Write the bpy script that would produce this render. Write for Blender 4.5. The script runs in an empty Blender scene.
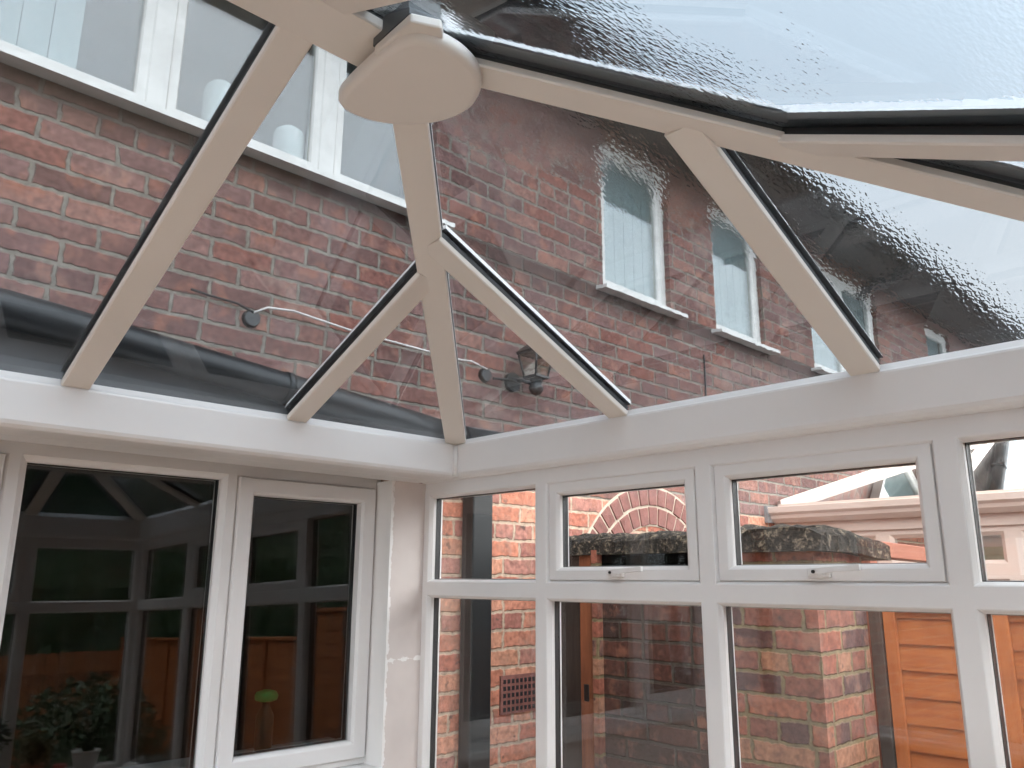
import bpy, bmesh, math, random
from mathutils import Vector, Matrix
random.seed(7)
S = bpy.context.scene
COL = S.collection

# ------------------------------------------------------------------ camera, sky, exposure
CZ = 1.63                      # eye height; heights below are written relative to the eye and shifted by CZ
YAW, PITCH, ROLL, FPX = math.radians(43.953), math.radians(13.595), math.radians(0.288), 811.57
cd = bpy.data.cameras.new('camera'); cam = bpy.data.objects.new('camera', cd); COL.objects.link(cam)
cd.sensor_fit = 'HORIZONTAL'; cd.sensor_width = 36; cd.lens = 36 * FPX / 1024; cd.clip_start = 0.02; cd.clip_end = 500
Fv = Vector((math.sin(YAW) * math.cos(PITCH), math.cos(YAW) * math.cos(PITCH), math.sin(PITCH)))
Rv = Vector((math.cos(YAW), -math.sin(YAW), 0)); Uv = Rv.cross(Fv)
R2 = Rv * math.cos(ROLL) + Uv * math.sin(ROLL); U2 = -Rv * math.sin(ROLL) + Uv * math.cos(ROLL)
m = Matrix((R2, U2, -Fv)).transposed().to_4x4(); m.translation = (0, 0, CZ)
cam.matrix_world = m
S.camera = cam

W = bpy.data.worlds.new('sky'); S.world = W; W.use_nodes = True
wn = W.node_tree; wn.nodes.clear()
wo = wn.nodes.new('ShaderNodeOutputWorld'); wb = wn.nodes.new('ShaderNodeBackground'); wb.inputs[1].default_value = 1.0
tc = wn.nodes.new('ShaderNodeTexCoord'); no = wn.nodes.new('ShaderNodeTexNoise'); no.inputs['Scale'].default_value = 1.6; no.inputs['Detail'].default_value = 3
rp = wn.nodes.new('ShaderNodeValToRGB'); rp.color_ramp.elements[0].position = .3; rp.color_ramp.elements[1].position = .7
rp.color_ramp.elements[0].color = (.80, .86, .92, 1); rp.color_ramp.elements[1].color = (.97, .985, 1, 1)
wn.links.new(tc.outputs['Generated'], no.inputs['Vector']); wn.links.new(no.outputs['Fac'], rp.inputs[0])
# overcast sky; bright lobe added behind the camera (garden side) to lift frames and brick
nm = wn.nodes.new('ShaderNodeVectorMath'); nm.operation = 'NORMALIZE'; wn.links.new(tc.outputs['Generated'], nm.inputs[0])
dt = wn.nodes.new('ShaderNodeVectorMath'); dt.operation = 'DOT_PRODUCT'; wn.links.new(nm.outputs[0], dt.inputs[0]); dt.inputs[1].default_value = Vector((-.12, -.90, .42)).normalized()
mr_ = wn.nodes.new('ShaderNodeMapRange'); mr_.interpolation_type = 'SMOOTHSTEP'; wn.links.new(dt.outputs['Value'], mr_.inputs[0])
mr_.inputs[1].default_value = -.15; mr_.inputs[2].default_value = .95; mr_.inputs[3].default_value = 2.15; mr_.inputs[4].default_value = 8.6
wn.links.new(mr_.outputs[0], wb.inputs[1])
wn.links.new(rp.outputs[0], wb.inputs[0]); wn.links.new(wb.outputs[0], wo.inputs[0])

S.view_settings.view_transform = 'Standard'; S.view_settings.look = 'None'
S.view_settings.gamma = 1; S.view_settings.exposure = 0.0; S.view_settings.use_curve_mapping = False
S.cycles.max_bounces = 14; S.cycles.transparent_max_bounces = 24; S.cycles.transmission_bounces = 14
S.cycles.diffuse_bounces = 5; S.cycles.glossy_bounces = 6; S.cycles.use_denoising = True
S.cycles.sample_clamp_indirect = 8

# ------------------------------------------------------------------ materials
def newmat(name):
    M = bpy.data.materials.new(name); M.use_nodes = True
    return M, M.node_tree, M.node_tree.nodes['Principled BSDF']

class NT:
    def __init__(s, t): s.t = t
    def n(s, typ, **k):
        a = s.t.nodes.new(typ)
        for kk, v in k.items(): setattr(a, kk, v)
        return a
    def put(s, sock, v):
        if hasattr(v, 'links'): s.t.links.new(v, sock)
        elif v is not None: sock.default_value = v
    def math(s, op, a, b=None, c=None, clamp=False):
        q = s.n('ShaderNodeMath', operation=op, use_clamp=clamp)
        s.put(q.inputs[0], a)
        if b is not None: s.put(q.inputs[1], b)
        if c is not None: s.put(q.inputs[2], c)
        return q.outputs[0]
    def mix(s, f, a, b, blend='MIX'):
        q = s.n('ShaderNodeMix', data_type='RGBA', blend_type=blend)
        s.put(q.inputs[0], f); s.put(q.inputs[6], a); s.put(q.inputs[7], b)
        return q.outputs[2]
    def noise(s, vec, scale, detail=2, rough=.5, dist=0):
        q = s.n('ShaderNodeTexNoise'); s.put(q.inputs['Vector'], vec)
        q.inputs['Scale'].default_value = scale; q.inputs['Detail'].default_value = detail
        q.inputs['Roughness'].default_value = rough; q.inputs['Distortion'].default_value = dist
        return q
    def ramp(s, v, stops, interp='LINEAR'):
        q = s.n('ShaderNodeValToRGB'); q.color_ramp.interpolation = interp
        e = q.color_ramp.elements
        while len(e) > 1: e.remove(e[-1])
        e[0].position = stops[0][0]; e[0].color = tuple(stops[0][1]) + (1,)
        for p, c in stops[1:]:
            x = e.new(p); x.color = tuple(c) + (1,)
        s.put(q.inputs[0], v); return q.outputs[0]
    def bump(s, h, strength, dist):
        q = s.n('ShaderNodeBump'); q.inputs['Strength'].default_value = strength
        q.inputs['Distance'].default_value = dist; s.put(q.inputs['Height'], h); return q.outputs[0]
    def obj(s): return s.n('ShaderNodeTexCoord').outputs['Object']

def g3(v): return (v, v, v)

def simple(name, col, rough=.5, metal=0, var=.06, scale=8, bump=0, spec=.5, dist=.002):
    M, t, b = newmat(name); N = NT(t)
    nz = N.noise(N.obj(), scale, 4, .6)
    lo = tuple(max(0, c * (1 - var * 2)) for c in col); hi = tuple(min(1, c * (1 + var * 2)) for c in col)
    c = N.ramp(nz.outputs[0], [(.25, lo), (.75, hi)])
    t.links.new(c, b.inputs['Base Color'])
    b.inputs['Roughness'].default_value = rough; b.inputs['Metallic'].default_value = metal
    b.inputs['Specular IOR Level'].default_value = spec
    if bump:
        n2 = N.noise(N.obj(), scale * 6, 4, .6)
        t.links.new(N.bump(n2.outputs[0], bump, dist), b.inputs['Normal'])
    return M

def brick_mat(name, palette, mortar, dirt=(.05, .045, .04), dirt_amt=.35, header_every=4, pale=.3, stain_z=None, phase=0.0, bw=.236, rough_e=1.0, burnt=0):
    M, t, b = newmat(name); N = NT(t)
    co = N.obj()
    dn = N.noise(co, 9, 3, .6)
    dn2 = N.noise(co, 38, 3, .6)
    sx = N.n('ShaderNodeSeparateXYZ'); t.links.new(co, sx.inputs[0])
    wob = N.math('MULTIPLY', N.math('SUBTRACT', dn.outputs[0], .5), .018)
    wob2 = N.math('MULTIPLY', N.math('SUBTRACT', dn2.outputs[0], .5), .010 * rough_e)
    wb_ = N.math('ADD', wob, wob2)
    u = N.math('ADD', N.math('ADD', N.math('ADD', sx.outputs[0], sx.outputs[1]), 40.03), wb_)
    v = N.math('ADD', N.math('ADD', sx.outputs[2], 20 + phase), N.math('MULTIPLY', wb_, .8))
    h = .0765
    vr = N.math('DIVIDE', v, h); row = N.math('FLOOR', vr); fv = N.math('SUBTRACT', vr, row)
    hd = N.math('LESS_THAN', N.math('MODULO', row, header_every), .5)
    w = N.math('SUBTRACT', bw, N.math('MULTIPLY', hd, bw / 2))
    rown = N.n('ShaderNodeTexWhiteNoise', noise_dimensions='1D'); t.links.new(row, rown.inputs['W'])
    off = N.math('ADD', N.math('MULTIPLY', N.math('MODULO', row, 2), .5), N.math('MULTIPLY', rown.outputs[0], .12))
    ur = N.math('ADD', N.math('DIVIDE', u, w), off); cl = N.math('FLOOR', ur); fu = N.math('SUBTRACT', ur, cl)
    eu = N.math('MULTIPLY', N.math('MINIMUM', fu, N.math('SUBTRACT', 1, fu)), w)
    ev = N.math('MULTIPLY', N.math('MINIMUM', fv, N.math('SUBTRACT', 1, fv)), h)
    e = N.math('MINIMUM', eu, ev)
    mr = N.n('ShaderNodeMapRange', interpolation_type='SMOOTHSTEP'); t.links.new(e, mr.inputs[0])
    mr.inputs[1].default_value = .004; mr.inputs[2].default_value = .0095
    mask = mr.outputs[0]
    cv = N.n('ShaderNodeCombineXYZ'); t.links.new(cl, cv.inputs[0]); t.links.new(row, cv.inputs[1])
    wn1 = N.n('ShaderNodeTexWhiteNoise', noise_dimensions='2D'); t.links.new(cv.outputs[0], wn1.inputs['Vector'])
    stops = [(i / len(palette), c) for i, c in enumerate(palette)]
    bc = N.ramp(wn1.outputs[0], stops, 'CONSTANT')
    fine = N.noise(co, 45, 5, .65); big = N.noise(co, 1.3, 4, .6); mid = N.noise(co, 14, 4, .6)
    bc = N.mix(1.0, bc, N.ramp(fine.outputs[0], [(.3, g3(.55)), (.7, g3(1.4))]), 'MULTIPLY')
    bc = N.mix(N.ramp(mid.outputs[0], [(.5, g3(0)), (.8, g3(.45))]), bc, (.12, .06, .05, 1))
    if burnt: bc = N.mix(N.ramp(N.noise(co, 19, 2, .5).outputs[0], [(.66, g3(0)), (.72, g3(burnt))]), bc, (.07, .05, .045, 1))
    pl = N.ramp(N.noise(co, 5.5, 5, .7).outputs[0], [(.54, g3(0)), (.72, g3(pale))])
    bc = N.mix(pl, bc, (.40, .32, .27, 1))
    ho = N.ramp(N.noise(co, 11, 3, .6).outputs[0], [(.55, g3(0)), (.68, g3(.5))])
    bc = N.mix(ho, bc, (.36, .14, .085, 1))
    mc = N.mix(1.0, mortar + (1,), N.ramp(fine.outputs[0], [(.3, g3(.6)), (.7, g3(1.15))]), 'MULTIPLY')
    c = N.mix(mask, mc, bc)
    c = N.mix(N.ramp(big.outputs[0], [(.45, g3(0)), (.72, g3(dirt_amt))]), c, dirt + (1,))
    if stain_z:
        nz = N.noise(co, 6, 4, .7)
        zz = N.math('ADD', sx.outputs[2], N.math('MULTIPLY', N.math('SUBTRACT', nz.outputs[0], .5), .2))
        mr2 = N.n('ShaderNodeMapRange'); t.links.new(zz, mr2.inputs[0])
        mr2.inputs[1].default_value = stain_z - .13; mr2.inputs[2].default_value = stain_z - .02
        mr2.inputs[3].default_value = 0; mr2.inputs[4].default_value = .7
        up = N.math('LESS_THAN', sx.outputs[2], stain_z + .03)
        c = N.mix(N.math('MULTIPLY', mr2.outputs[0], up), c, (.05, .035, .03, 1))
    t.links.new(c, b.inputs['Base Color'])
    b.inputs['Roughness'].default_value = .88; b.inputs['Specular IOR Level'].default_value = .25
    hgt = N.math('ADD', N.math('MULTIPLY', mask, 1.0), N.math('MULTIPLY', fine.outputs[0], .35))
    t.links.new(N.bump(hgt, .8, .006), b.inputs['Normal'])
    return M

def glass(name, tint, refl=1.0, base=.045):
    M = bpy.data.materials.new(name); M.use_nodes = True; t = M.node_tree; t.nodes.clear(); N = NT(t)
    o = N.n('ShaderNodeOutputMaterial'); tr = N.n('ShaderNodeBsdfTransparent'); gl = N.n('ShaderNodeBsdfGlossy')
    tr.inputs[0].default_value = tint + (1,); gl.inputs['Roughness'].default_value = 0.0; gl.inputs[0].default_value = (1, 1, 1, 1)
    lw = N.n('ShaderNodeLayerWeight'); lw.inputs[0].default_value = .5
    f = N.math('POWER', lw.outputs['Facing'], 5)
    f = N.math('MULTIPLY', N.math('ADD', base, N.math('MULTIPLY', f, 1 - base)), refl, clamp=True)
    mx = N.n('ShaderNodeMixShader'); t.links.new(f, mx.inputs[0]); t.links.new(tr.outputs[0], mx.inputs[1]); t.links.new(gl.outputs[0], mx.inputs[2])
    t.links.new(mx.outputs[0], o.inputs[0])
    return M

def wet_glass(name, tint, strength, axis='x'):
    """Real refracting slab: the top face carries rain (bump), the lower face is flat."""
    M = bpy.data.materials.new(name); M.use_nodes = True; t = M.node_tree; t.nodes.clear(); N = NT(t)
    o = N.n('ShaderNodeOutputMaterial'); rf = N.n('ShaderNodeBsdfRefraction'); gl = N.n('ShaderNodeBsdfGlossy')
    rf.inputs['Color'].default_value = tint + (1,); rf.inputs['IOR'].default_value = 1.33; rf.inputs['Roughness'].default_value = 0
    gl.inputs['Roughness'].default_value = 0
    co = N.obj()
    mp = N.n('ShaderNodeMapping'); t.links.new(co, mp.inputs[0])
    mp.inputs['Scale'].default_value = (.5, 1, 1)
    n1 = N.noise(mp.outputs[0], 130, 1, .5); n2 = N.noise(mp.outputs[0], 5, 2, .5)
    geo = N.n('ShaderNodeNewGeometry'); sp = N.n('ShaderNodeSeparateXYZ'); t.links.new(geo.outputs['True Normal'], sp.inputs[0])
    # the outer (rain) face is the one whose outward normal points up; on it the viewer inside sees a back face
    up = N.math('GREATER_THAN', N.math('MULTIPLY', sp.outputs[2], N.math('SUBTRACT', 1, N.math('MULTIPLY', geo.outputs['Backfacing'], 2))), 0)
    if axis == 'side':   # the drops lie thicker towards the garden end and the ridge
        s3 = N.n('ShaderNodeSeparateXYZ'); t.links.new(co, s3.inputs[0])
        pv = N.math('SUBTRACT', N.math('SUBTRACT', s3.outputs[2], CZ), N.math('MULTIPLY', s3.outputs[1], .6))
        pv = N.math('ADD', pv, N.math('MULTIPLY', N.math('SUBTRACT', n2.outputs[0], .5), .2))
        pm = N.n('ShaderNodeMapRange', interpolation_type='SMOOTHSTEP'); t.links.new(pv, pm.inputs[0])
        pm.inputs[1].default_value = .16; pm.inputs[2].default_value = .36; pm.inputs[3].default_value = .04
        patch = pm.outputs[0]
    else: patch = N.ramp(n2.outputs[0], [(.40, g3(.25)), (.66, g3(1))])
    h = N.math('MULTIPLY', N.math('MULTIPLY', N.math('SUBTRACT', n1.outputs[0], .5), patch), up)
    nb = N.bump(h, 1.0, strength)
    t.links.new(nb, rf.inputs['Normal'])
    lw = N.n('ShaderNodeLayerWeight'); lw.inputs[0].default_value = .5
    f = N.math('ADD', .045, N.math('MULTIPLY', N.math('POWER', lw.outputs['Facing'], 5), .955), clamp=True)
    mx = N.n('ShaderNodeMixShader'); t.links.new(f, mx.inputs[0]); t.links.new(rf.outputs[0], mx.inputs[1]); t.links.new(gl.outputs[0], mx.inputs[2])
    t.links.new(mx.outputs[0], o.inputs[0])
    return M

def wood_mat(name, c1, c2, axis=0, rough=.7):
    M, t, b = newmat(name); N = NT(t)
    mp = N.n('ShaderNodeMapping'); t.links.new(N.obj(), mp.inputs[0])
    sc = [14, 14, 14]; sc[axis] = 1.2; mp.inputs['Scale'].default_value = sc
    n1 = N.noise(mp.outputs[0], 3, 6, .65, .6); n2 = N.noise(N.obj(), 4, 3, .5)
    c = N.ramp(n1.outputs[0], [(.3, c1), (.7, c2)])
    c = N.mix(N.ramp(n2.outputs[0], [(.55, g3(0)), (.8, g3(.5))]), c, tuple(x * .45 for x in c1) + (1,))
    t.links.new(c, b.inputs['Base Color']); b.inputs['Roughness'].default_value = rough
    t.links.new(N.bump(n1.outputs[0], .35, .002), b.inputs['Normal'])
    return M

UPVC = simple('white_upvc', (.735, .70, .68), .32, var=.012, scale=3)
UPVC2 = simple('cream_upvc', (.70, .635, .575), .4, var=.012, scale=3)
NUPVC = simple('neighbour_upvc', (.60, .475, .41), .4, var=.015, scale=3)
HUPVC = simple('weathered_white_upvc', (.66, .64, .60), .45, var=.06, scale=14, bump=.15)
GASK = simple('black_rubber', (.012, .012, .013), .45, var=.1)
ALU = simple('grey_aluminium', (.075, .075, .074), .4, metal=.0, var=.05)
BLK = simple('black_plastic', (.012, .013, .014), .4, var=.1)
BLKM = simple('black_metal', (.02, .02, .02), .35, var=.1)
FELT = simple('dark_roof_felt', (.035, .036, .038), .6, var=.3, scale=6, bump=.3)
SPACER = simple('pale_spacer', (.75, .72, .7), .4, var=.02)
FLOORM = wood_mat('laminate_floor', (.42, .31, .22), (.60, .46, .34), 0, .45)
PLAS = None
GLV = glass('clear_glass', (.95, .96, .955), 1.0)
GLH = glass('house_window_glass', (.62, .64, .64), 1.0, .055)
GLR = glass('tinted_roof_glass', (.60, .625, .645), 1.0, .045)
GLWX = wet_glass('wet_roof_glass_side', (.60, .625, .645), .0006, 'side')
GLWY = wet_glass('wet_roof_glass_front', (.61, .655, .69), .0013, 'x')
RED = [(.195, .096, .080), (.17, .083, .070), (.22, .117, .100), (.185, .100, .090), (.215, .090, .070), (.145, .074, .065), (.21, .115, .103), (.26, .130, .102)]
BR_HOUSE = brick_mat('red_house_brick', RED, (.235, .205, .17), stain_z=CZ + 1.52, dirt_amt=.25, header_every=7, pale=.55, rough_e=1.8)
RED2 = [(.50, .20, .13), (.42, .15, .10), (.56, .26, .17), (.40, .18, .14), (.54, .25, .16), (.33, .13, .10), (.50, .19, .12)]
BR_LOW = brick_mat('orange_red_brick', RED2, (.52, .38, .28), dirt_amt=.15, header_every=5, pale=.55, rough_e=2.2, burnt=.75)
BR_PARTY = brick_mat('dark_yard_brick', [(.09, .032, .023), (.06, .026, .02), (.115, .042, .028), (.05, .025, .02), (.10, .038, .027)], (.075, .058, .042), dirt_amt=.55, header_every=4, pale=.15, phase=.03)  # yard wall palette darkened well below the pier brick
BR_PIER = brick_mat('mottled_pier_brick', [(.33, .12, .07), (.22, .085, .06), (.37, .18, .11), (.11, .055, .05), (.29, .10, .065)], (.24, .18, .10), dirt_amt=.3, header_every=3, pale=.4, phase=.03, rough_e=2.0, burnt=.7)
ARCHB = simple('arch_brick', (.21, .085, .07), .85, var=.18, scale=22, bump=.5)
MORT = simple('lime_mortar', (.50, .41, .32), .95, var=.12, scale=30, bump=.6)
COPE = None
STONE = simple('lead_grey', (.22, .21, .21), .6, var=.15)
FENCE = wood_mat('orange_stained_timber', (.27, .066, .012), (.40, .12, .024), 1)
FENCEV = wood_mat('orange_stained_batten', (.31, .08, .016), (.43, .13, .03), 2)
FENCER = wood_mat('rear_fence_timber', (.30, .10, .035), (.42, .17, .06), 2)
POSTW = wood_mat('brown_door_post_timber', (.16, .05, .02), (.30, .10, .04), 2)
DARKW = wood_mat('dark_creosoted_timber', (.03, .022, .018), (.055, .042, .035), 2)
RAILW = wood_mat('red_brown_timber', (.26, .085, .05), (.36, .13, .08), 0)
SOFF = simple('dark_soffit_boards', (.085, .082, .08), .6, var=.15, scale=3)
ROOFT = simple('dark_slate_roof', (.06, .06, .065), .6, var=.2, scale=9, bump=.3)
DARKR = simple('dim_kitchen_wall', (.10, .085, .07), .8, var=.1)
BLIND = simple('pale_blind', (.50, .56, .56), .8, var=.03)
LEAF = simple('dark_green_leaf', (.035, .075, .025), .55, var=.35, scale=20)
LEAF2 = simple('olive_brown_leaf', (.16, .13, .04), .6, var=.35, scale=20)
LEAFT = simple('tree_leaf', (.05, .075, .03), .6, var=.3, scale=3)
BARK = simple('brown_bark', (.11, .08, .055), .9, var=.2, scale=12, bump=.5)
PAVE = simple('grey_paving', (.30, .28, .26), .85, var=.1, scale=5, bump=.2)
CERAM = simple('white_ceramic', (.72, .71, .69), .3, var=.02)
TERRA = simple('terracotta', (.45, .17, .09), .7, var=.08)
GREEN = simple('bright_green_plastic', (.10, .75, .16), .4, var=.03)
REDP = simple('red_plastic', (.45, .05, .04), .4, var=.03)
WCAN = simple('white_canister', (.80, .80, .78), .35, var=.02)
CABW = simple('pale_cable', (.62, .58, .54), .5, var=.03)
BLUEP = simple('blue_glaze', (.03, .07, .15), .3, var=.05)

def _plaster():  # scuffed pinkish plaster
    M, t, b = newmat('scuffed_plaster_panel'); N = NT(t); co = N.obj()
    sx = N.n('ShaderNodeSeparateXYZ'); t.links.new(co, sx.inputs[0])
    n1 = N.noise(co, 26, 4, .7); n2 = N.noise(co, 5, 3, .6)
    # ragged filler along the outer corner and one smear across
    ed = N.math('ABSOLUTE', N.math('SUBTRACT', sx.outputs[0], 1.885))
    ed = N.math('ADD', ed, N.math('MULTIPLY', N.math('SUBTRACT', n1.outputs[0], .5), .04))
    m1 = N.math('LESS_THAN', ed, .010)
    sm = N.math('ABSOLUTE', N.math('SUBTRACT', sx.outputs[2], CZ - .295))
    sm = N.math('ADD', sm, N.math('MULTIPLY', N.math('SUBTRACT', n1.outputs[0], .5), .05))
    m2 = N.math('LESS_THAN', sm, .006)
    mm = N.math('MAXIMUM', m1, m2)
    c = N.ramp(n2.outputs[0], [(.3, (.60, .52, .485)), (.7, (.68, .60, .56))])
    c = N.mix(mm, c, (.86, .82, .79, 1))
    t.links.new(c, b.inputs['Base Color']); b.inputs['Roughness'].default_value = .7
    t.links.new(N.bump(mm, .4, .002), b.inputs['Normal'])
    return M
PLAS = _plaster()
def _cope():
    M, t, b = newmat('mossy_stone_coping'); N = NT(t); co = N.obj()
    n1 = N.noise(co, 34, 6, .8); n2 = N.noise(co, 5, 4, .6)
    c = N.ramp(n1.outputs[0], [(.40, (.008, .006, .004)), (.54, (.024, .017, .011)), (.62, (.22, .17, .12))])
    c = N.mix(N.ramp(n2.outputs[0], [(.58, g3(0)), (.8, g3(.4))]), c, (.16, .13, .10, 1))
    t.links.new(c, b.inputs['Base Color']); b.inputs['Roughness'].default_value = .95
    t.links.new(N.bump(n1.outputs[0], 1.0, .02), b.inputs['Normal'])
    return M
COPE = _cope()

# ------------------------------------------------------------------ mesh helpers
Z = lambda z: z + CZ
def box(bm, x0, x1, y0, y1, z0, z1):
    vs = [bm.verts.new(p) for p in ((x0, y0, z0), (x1, y0, z0), (x1, y1, z0), (x0, y1, z0), (x0, y0, z1), (x1, y0, z1), (x1, y1, z1), (x0, y1, z1))]
    for f in ((3, 2, 1, 0), (4, 5, 6, 7), (0, 1, 5, 4), (1, 2, 6, 5), (2, 3, 7, 6), (3, 0, 4, 7)): bm.faces.new([vs[i] for i in f])
def hexa(bm, lo, hi):
    """lo/hi: four points each, same order"""
    a = [bm.verts.new(p) for p in lo]; b = [bm.verts.new(p) for p in hi]; n = len(a)
    bm.faces.new(a[::-1]); bm.faces.new(b)
    for i in range(n): bm.faces.new((a[i], a[(i + 1) % n], b[(i + 1) % n], b[i]))
def extr(bm, P, Q, side, up, poly):
    P, Q = Vector(P), Vector(Q); side = Vector(side).normalized(); up = Vector(up).normalized()
    hexa(bm, [P + side * a + up * b for a, b in poly], [Q + side * a + up * b for a, b in poly])
def cyl(bm, P, Q, r0, r1=None, n=16, caps=True):
    P, Q = Vector(P), Vector(Q); r1 = r0 if r1 is None else r1
    d = (Q - P).normalized(); a = d.orthogonal().normalized(); b = d.cross(a)
    A = [bm.verts.new(P + (a * math.cos(t) + b * math.sin(t)) * r0) for t in [2 * math.pi * i / n for i in range(n)]]
    B = [bm.verts.new(Q + (a * math.cos(t) + b * math.sin(t)) * r1) for t in [2 * math.pi * i / n for i in range(n)]]
    for i in range(n):
        f = bm.faces.new((A[i], A[(i + 1) % n], B[(i + 1) % n], B[i])); f.smooth = True
    if caps: bm.faces.new(A[::-1]); bm.faces.new(B)
def tube(bm, pts, r, n=8):
    pts = [Vector(p) for p in pts]; rings = []
    for i, p in enumerate(pts):
        d = (pts[min(i + 1, len(pts) - 1)] - pts[max(i - 1, 0)]).normalized()
        a = d.cross(Vector((0, .01, 1))).normalized(); b = d.cross(a)
        rings.append([bm.verts.new(p + (a * math.cos(2 * math.pi * k / n) + b * math.sin(2 * math.pi * k / n)) * r) for k in range(n)])
    for A, B in zip(rings, rings[1:]):
        for k in range(n):
            f = bm.faces.new((A[k], A[(k + 1) % n], B[(k + 1) % n], B[k])); f.smooth = True
    bm.faces.new(rings[0][::-1]); bm.faces.new(rings[-1])
def lathe(bm, c, prof, n=28):
    rings = [[bm.verts.new((c[0] + r * math.cos(2 * math.pi * k / n), c[1] + r * math.sin(2 * math.pi * k / n), c[2] + z)) for k in range(n)] for r, z in prof]
    for A, B in zip(rings, rings[1:]):
        for k in range(n):
            f = bm.faces.new((A[k], A[(k + 1) % n], B[(k + 1) % n], B[k])); f.smooth = True
    bm.faces.new(rings[0][::-1]); bm.faces.new(rings[-1])
def mk(name, bm, mat, parent=None, bevel=0, seg=2, **props):
    bmesh.ops.recalc_face_normals(bm, faces=bm.faces)
    me = bpy.data.meshes.new(name); bm.to_mesh(me); bm.free()
    for mm in (mat if isinstance(mat, (list, tuple)) else [mat]): me.materials.append(mm)
    o = bpy.data.objects.new(name, me); COL.objects.link(o)
    if parent is not None:
        o.parent = parent; o.matrix_parent_inverse = Matrix.Translation(-Vector(parent.location)) if parent.type == 'EMPTY' and parent.parent is None else Matrix()
    if bevel:
        bv = o.modifiers.new('bevel', 'BEVEL'); bv.width = bevel; bv.segments = seg; bv.limit_method = 'ANGLE'; bv.angle_limit = math.radians(40)
    for k, v in props.items(): o[k] = v
    return o
def empty(name, loc, label=None, cat=None, kind=None, group=None):
    o = bpy.data.objects.new(name, None); COL.objects.link(o); o.location = loc; o.empty_display_size = .1
    if label: o['label'] = label
    if cat: o['category'] = cat
    if kind: o['kind'] = kind
    if group: o['group'] = group
    return o
B = bmesh.new
def bx(name, b, mat, parent=None, bevel=0, **p):
    q = B(); box(q, *b); return mk(name, q, mat, parent, bevel, **p)

def plane_map(kind, d0, s=1):
    """(u, w, d) -> world; d grows away from the room"""
    if kind == 'X': return lambda u, w, d: Vector((d0 + s * d, u, Z(w)))
    return lambda u, w, d: Vector((u, d0 + s * d, Z(w)))
def ring(bm, T, rect, prof):
    u0, u1, w0, w1 = rect; rs = []
    for i, d in prof:
        rs.append([bm.verts.new(T(*p, d)) for p in ((u0 + i, w0 + i), (u1 - i, w0 + i), (u1 - i, w1 - i), (u0 + i, w1 - i))])
    for A, Bq in zip(rs, rs[1:]):
        for k in range(4): bm.faces.new((A[k], A[(k + 1) % 4], Bq[(k + 1) % 4], Bq[k]))
def pbox(bm, T, u0, u1, w0, w1, d0, d1):
    hexa(bm, [T(u0, w0, d0), T(u1, w0, d0), T(u1, w1, d0), T(u0, w1, d0)], [T(u0, w0, d1), T(u1, w0, d1), T(u1, w1, d1), T(u0, w1, d1)])

# profile: room face -> chamfer -> bead -> glass line -> back out to the outer face (closed body)
def fprof(face, ch, gd=.03, depth=.065):
    return [(0, depth), (0, 0), (face, 0), (face + .003, .002), (face + ch * .75, .011), (face + ch * .8, .013), (face + ch, .016), (face + ch, gd)]
def back(face, ch, gd, depth):
    return [(face + ch, gd), (face + ch, depth), (0, depth)]
def glazing(T, rect, inset, gd, parent, mat, name='glass_pane', th=.02, tilt=0):
    u0, u1, w0, w1 = rect; i = inset - .004
    q = B(); pbox(q, T, u0 + i, u1 - i, w0 + i, w1 - i, gd, gd + th)
    o = mk(name, q, mat, parent)
    # rubber edge seal behind the glass edge and the thin pale outer lip
    g = B(); ring(g, T, rect, [(inset - .006, gd + .001), (inset + .001, gd + .001), (inset + .001, gd + .026), (inset - .006, gd + .026)])
    return o, g
def seal(T, rect, inset, gd, parent):
    g = B(); ring(g, T, rect, [(inset - .004, gd), (inset + .0015, gd + .0005), (inset + .0015, gd + .024), (inset - .004, gd + .024)])
    mk('rubber_seal', g, GASK, parent)
    g = B(); ring(g, T, rect, [(inset - .004, gd + .024), (inset + .003, gd + .0245), (inset + .003, gd + .0275), (inset - .004, gd + .0275)])
    mk('outer_bead', g, SPACER, parent)

def pane(T, rect, inset, gd, parent, mat, th=.018, tilt=0):
    u0, u1, w0, w1 = rect; i = inset - .003
    q = B()
    dd = math.tan(tilt) * (w1 - w0) / 2
    a = lambda d, e: [T(u0 + i, w0 + i, d - e), T(u1 - i, w0 + i, d - e), T(u1 - i, w1 - i, d + e), T(u0 + i, w1 - i, d + e)]
    hexa(q, a(gd, dd), a(gd + th, dd))
    mk('glass_pane', q, mat, parent)
    seal(T, rect, inset, gd, parent)

def handle(T, u, w, d, parent, sgn=-1, label=None):
    q = B(); pbox(q, T, u - .030, u + .030, w - .012, w + .012, d - .016, d)
    h = mk('window_handle', q, UPVC, parent, .004)
    q = B()
    pbox(q, T, u + sgn * .0, u + sgn * .02, w - .008, w + .010, d - .032, d - .010)
    hexa(q, [T(u - sgn * .016, w - .004, d - .036), T(u - sgn * .016, w + .012, d - .036), T(u - sgn * .016, w + .012, d - .024), T(u - sgn * .016, w - .004, d - .024)],
         [T(u + sgn * .115, w + .006, d - .034), T(u + sgn * .115, w + .021, d - .034), T(u + sgn * .115, w + .021, d - .022), T(u + sgn * .115, w + .006, d - .022)])
    mk('lever', q, UPVC, h, .002)
    q = B(); cyl(q, T(u - sgn * .002, w + .003, d - .034), T(u - sgn * .002, w + .003, d - .0395), .0045); mk('lock_button', q, GASK, h)
    return h

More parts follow.
